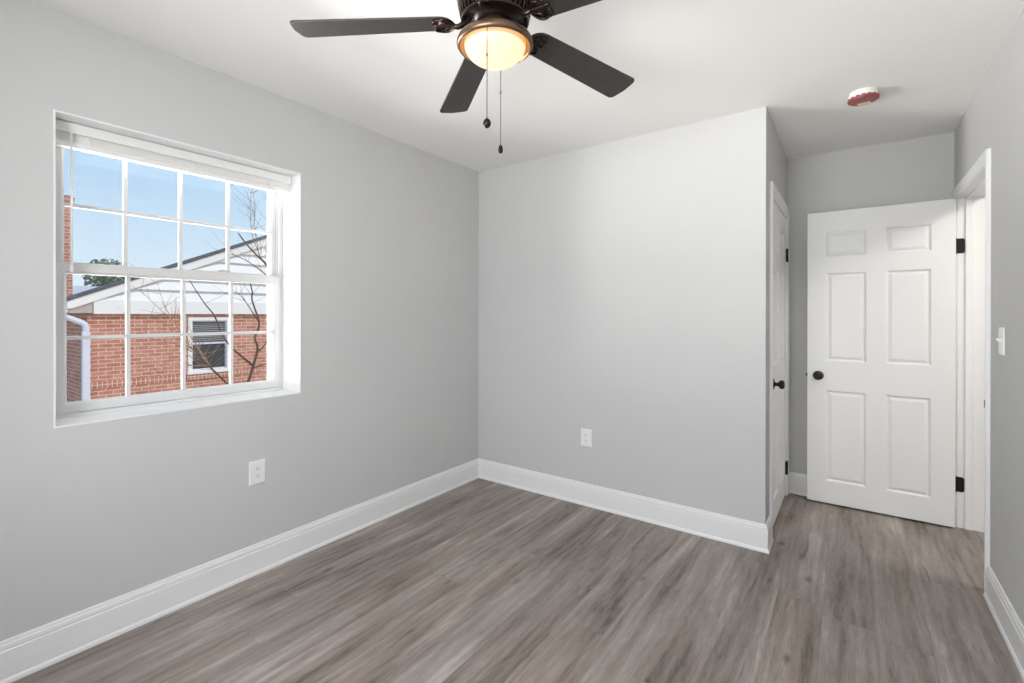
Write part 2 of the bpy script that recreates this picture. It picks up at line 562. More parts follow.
box(bm, WR, WR + T, JF + 0.018, DC, 0, H)
box(bm, WR, WR + T, JN - 0.018, JF + 0.018, JT + 0.018, H)
S('wall_right', bm, M['wall'], 'light grey wall with the light switch and doorway', 'wall')
bm = bmesh.new()
RX0, RX1, RZ0, RZ1 = 0.95, 2.55, 0.85, 2.10  # unseen window opening, added to let the rear fill light in
box(bm, 0, RX0, YR - 0.15, YR, 0, H)
box(bm, RX1, WR + T, YR - 0.15, YR, 0, H)
box(bm, RX0, RX1, YR - 0.15, YR, 0, RZ0)
box(bm, RX0, RX1, YR - 0.15, YR, RZ1, H)
S('wall_rear', bm, M['wall'], 'grey rear wall with an added window opening, opposite the blank wall', 'wall')
# hall behind the doorway
bm = bmesh.new()
box(bm, HX, HX + T, YR, DC + 0.6, 0, H)
box(bm, WR + T, HX, DC + 0.5, DC + 0.6, 0, H)
box(bm, WR + T, HX, -1.1, -1.0, 0, H)
S('wall_hall', bm, M['drywall'], 'plain hall walls beyond the doorway', 'wall')

BASE = [(0.0, 0.0), (0.022, 0.0), (0.0215, 0.010), (0.018, 0.017), (0.0145, 0.019), (0.0145, 0.116),
        (0.0120, 0.119), (0.0120, 0.122), (0.0135, 0.125), (0.0120, 0.137), (0.0085, 0.1405),
        (0.0085, 0.143), (0.0070, 0.150), (0.0, 0.152)]
def baseboard(name, path, side, label):
    bm = bmesh.new()
    sweep_floor(bm, path, BASE, side)
    return S(name, bm, M['trim'], label, 'baseboard')
baseboard('baseboard_left', [(0, YR), (0, 0)], -1, 'tall white baseboard under the window wall')
baseboard('baseboard_back', [(0, 0), (WC, 0), (WC, 0.162)], -1, 'tall white baseboard along the blank back wall')
baseboard('baseboard_alcove', [(WC, DC), (WR, DC)], -1, 'white baseboard behind the open door')
baseboard('baseboard_right', [(WR, 0.130), (WR, YR)], -1, 'white baseboard along the right wall below the switch')
baseboard('baseboard_rear', [(WR, YR), (0, YR)], -1, 'white baseboard along the rear wall, opposite the blank wall')

# ------------------------------------------------------------------ door casings and jambs
CAS = [(0.0, 0.0), (0.0, 0.006), (0.006, 0.009), (0.012, 0.0085), (0.018, 0.0105), (0.040, 0.012), (0.050, 0.0155),
       (0.056, 0.0135), (0.060, 0.0165), (0.068, 0.0170), (0.073, 0.0150), (0.075, 0.012), (0.075, 0.0)]
def casing(bm, xw, sx, y0, y1, zt, sc=1.0):
    """door casing around an opening y0..y1 up to zt on the wall plane x = xw; sx = the side it stands out to"""
    path = [((y0, 0), (-1, 0)), ((y0, zt), (-1, 1)), ((y1, zt), (1, 1)), ((y1, 0), (1, 0))]
    rings = []
    for (py, pz), (dy, dz) in path:
        rings.append([bm.verts.new((xw + sx * t, py + dy * w * sc, pz + dz * w * sc)) for w, t in CAS])
    m = len(CAS)
    for A, C in zip(rings, rings[1:]):
        for k in range(m):
            j = (k + 1) % m
            bm.faces.new((A[k], A[j], C[j], C[k]))
    bm.faces.new(rings[0]); bm.faces.new(rings[-1][::-1])

def jamb(bm, x0, x1, y0, y1, zt, th=0.018):
    box(bm, x0, x1, y0 - th, y0, 0, zt + th)
    box(bm, x0, x1, y1, y1 + th, 0, zt + th)
    box(bm, x0, x1, y0, y1, zt, zt + th)

# entry doorway
tr = empty('trim_entry_doorway', (WR, (JN + JF) / 2, 0))
tag(tr, 'white casing and jamb around the open doorway at the right', 'door frame', kind='structure')
tr.name = 'trim_1'
off = Vector((-WR, -(JN + JF) / 2, 0))
def put(o, root):
    """keep world coordinates of a mesh built in world space under a root"""
    o.parent = root
    o.location = -Vector(root.location)
    return o
bm = bmesh.new(); casing(bm, WR, -1, JN - 0.004, JF + 0.004, JT + 0.002, 0.76)
put(link('casing', bm, M['trim']), tr)
bm = bmesh.new()
box(bm, WR - 0.001, WR + T + 0.03, JF, JF + 0.018, 0, JT)
box(bm, WR - 0.001, WR + T + 0.03, JN - 0.018, JN, 0, JT)
box(bm, WR - 0.001, WR + T + 0.03, JN - 0.018, JF + 0.018, JT, JT + 0.018)
put(link('jamb', bm, M['trim'], bevel=0.0015), tr)
bm = bmesh.new()
sx0, sx1 = WR + 0.042, WR + 0.077
box(bm, sx0, sx1, JF - 0.012, JF, 0, JT - 0.012)
box(bm, sx0, sx1, JN, JN + 0.012, 0, JT - 0.012)
box(bm, sx0, sx1, JN, JF, JT - 0.012, JT)
put(link('door_stop', bm, M['trim'], bevel=0.003), tr)
bm = bmesh.new()
box(bm, WR + 0.004, WR + 0.034, JN, JN + 0.0016, 0.862, 0.932)
prism(bm, [(WR + 0.006, JN + 0.001, 0.872), (WR - 0.010, JN + 0.000, 0.878), (WR - 0.0125, JN - 0.006, 0.880),
           (WR - 0.0125, JN - 0.006, 0.914), (WR - 0.010, JN, 0.916), (WR + 0.006, JN + 0.001, 0.922)], (0, 0.0015, 0))
put(link('strike_plate', bm, M['black']), tr)

# closet doorway
t2 = empty('trim_2', (WC, (CN + CF) / 2, 0))
tag(t2, 'white casing around the closed closet door', 'door frame', kind='structure')
bm = bmesh.new(); casing(bm, WC, 1, CN - 0.003, CF + 0.003, CT + 0.002, 1.0)
put(link('casing', bm, M['trim']), t2)
bm = bmesh.new()
box(bm, WC - T, WC + 0.001, CF, CF + 0.018, 0, CT)
box(bm, WC - T, WC + 0.001, CN - 0.018, CN, 0, CT)
box(bm, WC - T, WC + 0.001, CN - 0.018, CF + 0.018, CT, CT + 0.018)
put(link('jamb', bm, M['trim'], bevel=0.0015), t2)

# ------------------------------------------------------------------ six-panel doors
def door_slab(w, h=2.030, th=0.035):
    """local: x 0..w from hinge to latch, y 0..th, z 0..h ; raised panels on both faces"""
    k = w / 0.765
    xs = [0, 0.112 * k, 0.333 * k, 0.434 * k, 0.655 * k, w]
    zs = [0, 0.155, 0.785, 0.990, 1.600, 1.713, 1.885, h]
    bm = bmesh.new()
    V = {}
    for s, y in enumerate((0, th)):
        for i, xx in enumerate(xs):
            for j, zz in enumerate(zs):
                V[s, i, j] = bm.verts.new((xx, y, zz))
    panels = []
    for s in (0, 1):
        for i in range(5):
            for j in range(7):
                q = [V[s, i, j], V[s, i + 1, j], V[s, i + 1, j + 1], V[s, i, j + 1]]
                fc = bm.faces.new(q if s == 0 else q[::-1])
                if i in (1, 3) and j in (1, 3, 5):
                    panels.append(fc)
    for i in range(5):
        for j in (0, 7):
            bm.faces.new((V[0, i, j], V[0, i + 1, j], V[1, i + 1, j], V[1, i, j]))
    for j in range(7):
        for i in (0, 5):
            bm.faces.new((V[0, i, j], V[0, i, j + 1], V[1, i, j + 1], V[1, i, j]))
    bmesh.ops.recalc_face_normals(bm, faces=bm.faces[:])
    bmesh.ops.inset_individual(bm, faces=panels, thickness=0.006, depth=-0.003)
    bmesh.ops.inset_individual(bm, faces=panels, thickness=0.010, depth=-0.007)
    bmesh.ops.inset_individual(bm, faces=panels, thickness=0.004, depth=0.0)
    bmesh.ops.inset_individual(bm, faces=panels, thickness=0.026, depth=0.0075)
    return bm

def knob_bm(axis, at, s):
    """rose + neck + round knob along the given axis; s = +1/-1 direction; at = (u, v, w0)"""
    u, v, w0 = at
    prof = [(0.0, 0.0), (0.032, 0.0), (0.032, 0.004), (0.029, 0.008), (0.014, 0.011), (0.0115, 0.018), (0.0115, 0.028),
            (0.018, 0.033), (0.0255, 0.040), (0.0275, 0.048), (0.0255, 0.056), (0.019, 0.0615), (0.013, 0.0625),
            (0.011, 0.0605), (0.0, 0.060)]
    bm = bmesh.new()
    lathe(bm, [(r, w0 + s * z) for r, z in prof], (u, v), 28, axis)
    return bm

# door_1: the entry door, standing open at a right angle; local frame of the root = world axes
hx, yface, DW = WR - 0.006, 0.985, 0.776
d1 = empty('door_1', (hx, yface, 0.012))
tag(d1, 'white six panel door standing open with black knob', 'door', kind='structure')
slab = link('panel_slab', door_slab(DW, 2.027), M['door'], d1, bevel=0.0015, seg=1)
slab.rotation_euler = (0, 0, math.pi)              # runs from the hinge towards -x
slab.location = (0, 0.035, 0)
kx = -DW + 0.066
link('knob', knob_bm('y', (kx, 0.885, 0.0), -1), M['black'], d1, smooth=True)
link('knob', knob_bm('y', (kx, 0.885, 0.035), 1), M['black'], d1, smooth=True)
bm = bmesh.new()
box(bm, -DW - 0.0012, -DW, 0.006, 0.029, 0.857, 0.913)
box(bm, -DW - 0.009, -DW, 0.012, 0.023, 0.876, 0.894)
link('latch', bm, M['black'], d1)
for z in (0.27, 1.75):
    bm = bmesh.new()
    # jamb leaf with rounded outer corners, then the knuckle barrel
    x0, x1, y = 0.006 + 0.004, 0.006 + 0.041, JF - yface
    zc = z - 0.012
    pts = [(x0, y, zc - 0.046), (x1 - 0.012, y, zc - 0.046)]
    pts += [(x1 - 0.012 + 0.012 * math.sin(a), y, zc - 0.034 - 0.012 * math.cos(a)) for a in (R(30), R(60), R(90))]
    pts += [(x1 - 0.012 + 0.012 * math.cos(a), y, zc + 0.034 + 0.012 * math.sin(a)) for a in (R(0), R(30), R(60), R(90))]
    pts += [(x0, y, zc + 0.046)]
    prism(bm, pts, (0, -0.0025, 0))
    box(bm, 0.0002, 0.0022, 0.004, 0.036, zc - 0.046, zc + 0.046)
    box(bm, 0.0, x0 + 0.001, y - 0.004, y - 0.0015, zc - 0.046, zc + 0.046)
    bm2 = bm
    lathe(bm2, [(0.0, zc - 0.05), (0.0055, zc - 0.05), (0.0055, zc + 0.05), (0.0, zc + 0.05)], (0.004, y - 0.004), 12)
    link('hinge', bm, M['black'], d1)

# door_2: the closet door, shut
CW = CF - CN - 0.006
d2 = empty('door_2', (WC, CF - 0.003, 0.014))
tag(d2, 'white six panel closet door standing shut beside the wall corner', 'door', kind='structure')
slab = link('panel_slab', door_slab(CW, 2.006), M['door'], d2, bevel=0.0015, seg=1)
slab.rotation_euler = (0, 0, -math.pi / 2)
slab.location = (-0.036, 0, 0)
link('knob', knob_bm('x', (-CW + 0.068, 0.885, -0.001), 1), M['black'], d2, smooth=True)
for z in (0.205, 1.755):
    bm = bmesh.new()
    zc = z - 0.014
    lathe(bm, [(0.0, zc - 0.049), (0.0065, zc - 0.049), (0.0065, zc - 0.018), (0.0058, zc - 0.017), (0.0065, zc - 0.016),
               (0.0065, zc + 0.016), (0.0058, zc + 0.017), (0.0065, zc + 0.018), (0.0065, zc + 0.049), (0.0, zc + 0.049)],
          (0.008, 0.003), 12)
    box(bm, -0.001, 0.004, -0.018, 0.0028, zc - 0.044, zc + 0.044)
    link('hinge', bm, M['black'], d2)

# ------------------------------------------------------------------ window_1
w1 = empty('window_1', (-0.14, (WY0 + WY1) / 2, WZ0))
tag(w1, 'white double hung window with eight over eight panes and deep reveal', 'window', kind='structure')
bm = bmesh.new()
ring_yz(bm, -0.20, 0.0015, WY0, WY1, WZ0, WZ1, 0.006, 0.006, 0.006)
put(link('reveal', bm, M['trim']), w1)
FY0, FY1, FZ0, FZ1 = WY0 + 0.006, WY1 - 0.006, WZ0 + 0.006, WZ1 - 0.006
bm = bmesh.new()
ring_yz(bm, -0.275, -0.176, FY0, FY1, FZ0, FZ1, 0.010, 0.010, 0.034)
box(bm, -0.275, -0.170, FY0 + 0.010, FY1 - 0.010, FZ0, FZ0 + 0.016)
# tracks in the side jambs
for yy, s in ((FY0 + 0.010, 1), (FY1 - 0.010, -1)):
    a, b = sorted((yy, yy + s * 0.012))
    box(bm, -0.216, -0.209, a, b, FZ0 + 0.016, FZ1 - 0.034)
    box(bm, -0.182, -0.178, a, b, FZ0 + 0.016, FZ1 - 0.034)
    a, b = sorted((yy, yy + s * 0.030))
    box(bm, -0.275, -0.252, a, b, FZ0 + 0.016, FZ1 - 0.034)
put(link('window_frame', bm, M['vinyl'], bevel=0.001, seg=1), w1)

def sash(name, xi, xo, z0, z1, gy0, gy1, gz0, gz1, oy0, oy1, muntz):
    bm = bmesh.new()
    out = [(oy0, z0), (oy1, z0), (oy1, z1), (oy0, z1)]
    inn = [(gy0, gz0), (gy1, gz0), (gy1, gz1), (gy0, gz1)]
    md = [(gy0 - 0.010, gz0 - 0.010), (gy1 + 0.010, gz0 - 0.010), (gy1 + 0.010, gz1 + 0.010), (gy0 - 0.010, gz1 + 0.010)]
    xm = (xi + xo) / 2
    loops = []
    for xx, L in ((xo, out), (xi, out), (xi, md), (xi - 0.010, inn), (xo + 0.006, inn), (xo, md)):
        loops.append([bm.verts.new((xx, a, b)) for a, b in L])
    for A, C in zip(loops, loops[1:] + loops[:1]):
        for i in range(4):
            j = (i + 1) % 4
            bm.faces.new((A[i], A[j], C[j], C[i]))
    s = put(link(name, bm, M['vinyl'], bevel=0.0012, seg=1), w1)
    bm = B(xm - 0.0015, xm + 0.0015, gy0 - 0.004, gy1 + 0.004, gz0 - 0.004, gz1 + 0.004)
    g = link('glass_pane', bm, M['glass']); g.parent = s
    bm = bmesh.new()
    for c in (-2.243, -2.024, -1.804):
        box(bm, xm + 0.0015, xm + 0.0065, c - 0.008, c + 0.008, gz0, gz1)
        box(bm, xm - 0.0065, xm - 0.0015, c - 0.008, c + 0.008, gz0, gz1)
    for lo, hi in ((xm + 0.0015, xm + 0.0067), (xm - 0.0067, xm - 0.0015)):
        box(bm, lo, hi, gy0, gy1, muntz - 0.008, muntz + 0.008)
    q = link('muntin_grid', bm, M['vinyl'], bevel=0.001, seg=1); q.parent = s
    return s
low = sash('lower_sash', -0.180, -0.208, FZ0 + 0.017, 1.538, -2.449, -1.590, 0.953, 1.491, FY0 + 0.012, FY1 - 0.012, 1.222)
upp = sash('upper_sash', -0.217, -0.245, 1.497, FZ1 - 0.035, -2.449, -1.587, 1.543, 2.026, FY0 + 0.012, FY1 - 0.012, 1.785)
bm = bmesh.new()
box(bm, -0.205, -0.183, -1.890, -1.825, 1.538, 1.545)
lathe(bm, [(0.0, 1.545), (0.012, 1.545), (0.012, 1.552), (0.0, 1.554)], (-0.194, -1.857), 14)
box(bm, -0.200, -0.176, -1.865, -1.815, 1.547, 1.553)
put(link('sash_lock', bm, M['vinyl'], bevel=0.001), w1)

# ------------------------------------------------------------------ raised blind
bl = empty('window_blind', (-0.11, (WY0 + WY1) / 2, 2.0))
tag(bl, 'white mini blind drawn up tight at the top of the window', 'blind')
BY0, BY1 = FY0 + 0.006, FY1 - 0.004
bm = bmesh.new()
prism(bm, [(-0.134, BY0, 2.054), (-0.083, BY0, 2.054), (-0.080, BY0, 2.057), (-0.080, BY0, 2.0900), (-0.083, BY0, 2.0925), (-0.134, BY0, 2.0925)], (0, BY1 - BY0, 0))
prism(bm, [(-0.084, BY0, 2.0490), (-0.076, BY0, 2.0490), (-0.074, BY0, 2.0515), (-0.076, BY0, 2.0560), (-0.080, BY0, 2.0570), (-0.084, BY0, 2.0560)], (0, BY1 - BY0, 0))
put(link('headrail', bm, M['blind'], bevel=0.0008, seg=1), bl)
bm = bmesh.new()
z = 2.0215
while z < 2.0525:
    prof = [(-0.1255, 0.0), (-0.1185, 0.0010), (-0.112, 0.0013), (-0.1055, 0.0010), (-0.0985, 0.0)]
    a = [(px, BY0 + 0.004, z + dz) for px, dz in prof]
    b = [(px, BY0 + 0.004, z + dz + 0.0017) for px, dz in reversed(prof)]
    prism(bm, a + b, (0, BY1 - BY0 - 0.008, 0))
    z += 0.0019
put(link('slat_stack', bm, M['blind']), bl)
bm = bmesh.new()
prism(bm, [(-0.127, BY0 + 0.003, 2.0005), (-0.124, BY0 + 0.003, 1.9965), (-0.096, BY0 + 0.003, 1.9965), (-0.092, BY0 + 0.003, 2.0005),
           (-0.092, BY0 + 0.003, 2.0165), (-0.096, BY0 + 0.003, 2.0205), (-0.124, BY0 + 0.003, 2.0205), (-0.127, BY0 + 0.003, 2.0165)], (0, BY1 - BY0 - 0.006, 0))
put(link('bottom_rail', bm, M['blind'], bevel=0.0005, seg=1), bl)
for y in (-2.405, -2.018, -1.640):
    bm = bmesh.new()
    box(bm, -0.0915, -0.0905, y - 0.004, y + 0.004, 1.995, 2.048)
    box(bm, -0.0945, -0.0900, y - 0.010, y + 0.010, 2.016, 2.036)
    box(bm, -0.1272, -0.0905, y - 0.004, y + 0.004, 1.9945, 1.9965)
    put(link('ladder_clip', bm, M['blind'], bevel=0.0006, seg=1), bl)
bm = bmesh.new()
tube(bm, [(-0.088, -2.456, 2.060), (-0.080, -2.456, 2.058), (-0.078, -2.456, 2.046)], 0.0022, 8)
tube(bm, [(-0.078, -2.456, 2.050), (-0.078, -2.4555, 1.50)], 0.0042, 8)
tube(bm, [(-0.078, -2.4555, 1.525), (-0.078, -2.4555, 1.49)], [0.0046, 0.0060], 8)
put(link('tilt_wand', bm, M['blind'], smooth=True), bl)

# ------------------------------------------------------------------ outlets and switch
def plate_bm(w, h, t=0.006):
    bm = bmesh.new()
    A = [bm.verts.new((sx * w / 2, 0, sz * h / 2)) for sx, sz in ((-1, -1), (1, -1), (1, 1), (-1, 1))]
    Bq = [bm.verts.new((sx * w / 2, -t * 0.45, sz * h / 2)) for sx, sz in ((-1, -1), (1, -1), (1, 1), (-1, 1))]
    k = 0.006
    C = [bm.verts.new((sx * (w / 2 - k), -t, sz * (h / 2 - k))) for sx, sz in ((-1, -1), (1, -1), (1, 1), (-1, 1))]
    bm.faces.new(A)
    bm.faces.new(C)
    for P, Q in ((A, Bq), (Bq, C)):
        for i in range(4):
            j = (i + 1) % 4
            bm.faces.new((P[i], P[j], Q[j], Q[i]))
    return bm

def outlet(loc, rz, label):
    r = empty('wall_outlet', loc, rz)
    tag(r, label, 'outlet')
    link('cover_plate', plate_bm(0.083, 0.122), M['plate'], r, bevel=0.001)
    for s in (-1, 1):
        bm = bmesh.new()
        pts = []
        for k in range(24):
            a = 2 * math.pi * k / 24
            pts.append((0.0165 * math.cos(a), -0.0055, s * 0.0195 + max(-0.0125, min(0.0125, 0.0165 * math.sin(a)))))
        uniq = [pts[0]]
        for p in pts[1:]:
            if (Vector(p) - Vector(uniq[-1])).length > 1e-5: uniq.append(p)
        prism(bm, uniq, (0, -0.0022, 0))
        q = link('receptacle', bm, M['plate'], r)
        bm = bmesh.new()
        z = s * 0.0195
        box(bm, -0.0078, -0.0056, -0.0082, -0.0072, z - 0.001, z + 0.0085)
        box(bm, 0.0056, 0.0076, -0.0082, -0.0072, z, z + 0.0075)
        lathe(bm, [(0.0, -0.0072), (0.0027, -0.0072), (0.0027, -0.0082), (0.0, -0.0082)], (0.0, z - 0.0062), 12, 'y')
        link('slots', bm, M['slot'], q)
    bm = bmesh.new()
    lathe(bm, [(0.0, -0.0058), (0.003, -0.0058), (0.003, -0.0068), (0.0, -0.0072)], (0, 0), 12, 'y')
    link('screw', bm, M['plate'], r)
    return r
outlet((0.0, -1.764, 0.515), R(90), 'white duplex outlet on the window wall below the window corner')
outlet((0.974, 0.0, 0.466), 0, 'white duplex outlet low on the blank back wall')

sw = empty('light_switch', (WR, -0.085, 1.209), R(-90))
tag(sw, 'white toggle light switch on the right wall beside the doorway', 'light switch')
link('cover_plate', plate_bm(0.078, 0.118), M['plate'], sw, bevel=0.001)
bm = bmesh.new()
prism(bm, [(-0.004, -0.005, -0.010), (-0.004, -0.005, 0.010), (-0.0035, -0.019, 0.013), (-0.0035, -0.021, 0.006), (-0.004, -0.008, -0.009)], (0.008, 0, 0))
link('toggle', bm, M['plate'], sw, bevel=0.0008)
for s in (-1, 1):
    bm = bmesh.new()
    lathe(bm, [(0.0, -0.0055), (0.003, -0.0055), (0.003, -0.0065), (0.0, -0.007)], (0, s * 0.030), 12, 'y')
    link('screw', bm, M['plate'], sw)

# ------------------------------------------------------------------ smoke detector
sd = empty('smoke_detector', (2.515, 0.105, H))
tag(sd, 'white round smoke detector with red dust cover on the ceiling', 'smoke detector')
bm = bmesh.new()
lathe(bm, [(0.0, 0.0), (0.060, 0.0), (0.062, -0.004), (0.062, -0.013), (0.060, -0.016), (0.0645, -0.018), (0.066, -0.022),
           (0.065, -0.030), (0.061, -0.036), (0.0, -0.036)], (0, 0), 48)
link('housing', bm, M['det_white'], sd, smooth=True)
bm = bmesh.new()
lathe(bm, [(0.0, -0.0355), (0.0600, -0.0355), (0.0650, -0.0325), (0.0665, -0.0350), (0.0640, -0.0440), (0.0580, -0.0470),
           (0.0400, -0.0480), (0.0, -0.0485)], (0, 0), 48)
for k in range(16):
    a = 2 * math.pi * k / 16
    u, w = Vector((math.cos(a), math.sin(a), 0)), Vector((-math.sin(a), math.cos(a), 0))
    c = u * 0.0640
    prism(bm, [c - w * 0.008 + Vector((0, 0, -0.029)), c + w * 0.008 + Vector((0, 0, -0.029)),
               c + w * 0.008 + Vector((0, 0, -0.042)), c - w * 0.008 + Vector((0, 0, -0.042))], u * 0.003)
cov = link('dust_cover', bm, M['det_red'], sd)
bm = bmesh.new()
prism(bm, [(-0.026, 0.020, -0.0480), (0.030, 0.012, -0.0480), (0.034, 0.044, -0.0476), (-0.016, 0.050, -0.0476)], (0, 0, -0.0012))
q = link('printed_band', bm, M['det_yellow'], cov)

# ------------------------------------------------------------------ ceiling fan
FX, FY, ZB = 1.5195, -1.7437, 2.24
fan = empty('ceiling_fan', (FX, FY, H))
tag(fan, 'dark bronze five blade ceiling fan with lit bowl lamp', 'ceiling fan')
zr = lambda z: z - H
bm = bmesh.new()
lathe(bm, [(0.0, zr(2.482)), (0.078, zr(2.482)), (0.080, zr(2.476)), (0.076, zr(2.452)), (0.060, zr(2.438)), (0.056, zr(2.43))], (0, 0), 40)
lathe(bm, [(0.056, zr(2.432)), (0.090, zr(2.428)), (0.112, zr(2.415)), (0.122, zr(2.395)), (0.124, zr(2.372)), (0.128, zr(2.366)),
           (0.128, zr(2.356)), (0.124, zr(2.350)), (0.122, zr(2.325)), (0.118, zr(2.312)), (0.108, zr(2.300)), (0.104, zr(2.292))], (0, 0), 48)
link('motor_housing', bm, M['bronze'], fan, smooth=True)
# vented skirt: dark core with a ring of bronze fins
bm = bmesh.new()
lathe(bm, [(0.104, zr(2.310)), (0.102, zr(2.286)), (0.098, zr(2.282)), (0.070, zr(2.280)), (0.066, zr(2.272)), (0.058, zr(2.268)), (0.0, zr(2.268))], (0, 0), 48)
link('motor_core', bm, M['bronze_dark'], fan, smooth=True)
bm = bmesh.new()
for k in range(40):
    a = 2 * math.pi * k / 40
    u, w = Vector((math.cos(a), math.sin(a), 0)), Vector((-math.sin(a), math.cos(a), 0))
    pr_ = [(0.117, 2.314), (0.1155, 2.296), (0.110, 2.279), (0.101, 2.281), (0.101, 2.314)]
    prism(bm, [u * r + Vector((0, 0, zr(z))) - w * 0.0028 for r, z in pr_], w * 0.0056)
lathe(bm, [(0.107, zr(2.283)), (0.1115, zr(2.280)), (0.1105, zr(2.274)), (0.106, zr(2.272)), (0.107, zr(2.283))], (0, 0), 48)
link('vent_ring', bm, M['bronze'], fan)
# switch housing and light fitter
bm = bmesh.new()
lathe(bm, [(0.0, zr(2.272)), (0.050, zr(2.272)), (0.052, zr(2.250)), (0.054, zr(2.240)), (0.060, zr(2.234)), (0.072, zr(2.230)), (0.094, zr(2.226)),
           (0.112, zr(2.221)), (0.121, zr(2.214)), (0.1245, zr(2.206)), (0.1245, zr(2.199)), (0.121, zr(2.193)), (0.116, zr(2.191)),
           (0.114, zr(2.192)), (0.113, zr(2.196)), (0.110, zr(2.206)), (0.0, zr(2.208))], (0, 0), 64)
fit = link('light_fitter', bm, M['bronze_light'], fan, smooth=True)
for k in range(3):
    bm = bmesh.new()
    a = R(20 + 120 * k)
    lathe(bm, [(0.0, zr(2.236)), (0.0045, zr(2.236)), (0.0045, zr(2.240)), (0.003, zr(2.242)), (0.0, zr(2.243))],
          (0.066 * math.cos(a), 0.066 * math.sin(a)), 10)
    link('fitter_screw', bm, M['bronze'], fit)
bm = bmesh.new()
lathe(bm, [(0.1145, zr(2.1915)), (0.108, zr(2.197)), (0.101, zr(2.204)), (0.099, zr(2.2055)), (0.109, zr(2.2055)), (0.1145, zr(2.1935)), (0.1145, zr(2.1915))], (0, 0), 64)
link('glow_reflector_lip', bm, M['lip'], fit, smooth=True)  # lip added to reflect the bowl's glow as an amber ring
bm = bmesh.new()
R0, zc = 0.101, 2.204
prof = [(R0, zr(zc))]
for k in range(1, 15):
    a = k / 14 * math.pi / 2
    prof.append((R0 * math.cos(a) ** 0.9 if k < 14 else 0.0, zr(zc - 0.066 * math.sin(a))))
lathe(bm, prof[2:], (0, 0), 56)
bowl = link('lamp_bowl', bm, M['bowl'], fan, smooth=True)
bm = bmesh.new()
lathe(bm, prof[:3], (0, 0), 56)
link('rim_glow', bm, M['bowl_rim_glow'], bowl, smooth=True)  # upper rings of the same glass, with the dimmer glow painted in

def chain(root_xy, z0, z1, knob_long, name):
    bm = bmesh.new()
    z = z0
    while z > z1:
        lathe(bm, [(0.0, zr(z)), (0.0017, zr(z - 0.0008)), (0.0017, zr(z - 0.0024)), (0.0, zr(z - 0.0032))], root_xy, 6)
        z -= 0.0036
    tube(bm, [(root_xy[0], root_xy[1], zr(z0)), (root_xy[0], root_xy[1], zr(z1))], 0.0005, 5)
    lathe(bm, [(0.0, zr(z0 + 0.004)), (0.003, zr(z0 + 0.003)), (0.003, zr(z0 - 0.004)), (0.0, zr(z0 - 0.005))], root_xy, 10)
    m = z0 - 0.085
    lathe(bm, [(0.0, zr(m + 0.004)), (0.0024, zr(m + 0.003)), (0.0024, zr(m - 0.004)), (0.0, zr(m - 0.005))], root_xy, 10)
    c = link('pull_chain', bm, M['chain'], fan, smooth=True)
    bm = bmesh.new()
    if knob_long:
        prof = [(0.0, z1 + 0.004), (0.002, z1 + 0.002), (0.0065, z1 - 0.004), (0.0085, z1 - 0.014), (0.0085, z1 - 0.020), (0.006, z1 - 0.027), (0.0, z1 - 0.029)]
        lathe(bm, [(r, zr(z)) for r, z in prof], root_xy, 18)
    else:
        prof = [(0.0, z1 + 0.003), (0.003, z1 + 0.001), (0.0095, z1 - 0.005), (0.0125, z1 - 0.013), (0.0115, z1 - 0.020), (0.006, z1 - 0.027), (0.0, z1 - 0.029)]
        lathe(bm, [(r, zr(z)) for r, z in prof], root_xy, 20)
    link('pull_knob', bm, M['bronze_dark'], c, smooth=True)
chain((0.052, -0.107), 2.192, 1.913, False, 'lamp chain')
chain((-0.062, 0.112), 2.192, 1.920, True, 'fan chain')

def blade_bm():
    """blade lying along +x, r from the axis; ccw (+y) edge pitched down"""
    r0, r1, w0, w1 = 0.138, 0.650, 0.052, 0.066
    out = []
    def w(r): return w0 + (w1 - w0) * (r - r0) / (r1 - r0)
    # root rounded
    for k in range(9):
        a = R(90 + 180 * k / 8)
        out.append((r0 + 0.045 + 0.045 * math.cos(a), w(r0) * math.sin(a)))
    # lower edge to the tip, rounded corners
    c = 0.020
    out.append((r1 - 0.15, -w(r1 - 0.15)))
    for k in range(5):
        a = R(-90 + 80 * k / 4)
        out.append((r1 - c - 0.006 + c * math.cos(a), -w(r1) + c + c * math.sin(a)))
    out.append((r1, 0.0))
    for k in range(5):
        a = R(10 + 80 * k / 4)
        out.append((r1 - c - 0.006 + c * math.cos(a), w(r1) - c + c * math.sin(a)))
    out.append((r1 - 0.15, w(r1 - 0.15)))
    bm = bmesh.new()
    prism(bm, [(x, y, -0.003) for x, y in out], (0, 0, 0.006))
    return bm

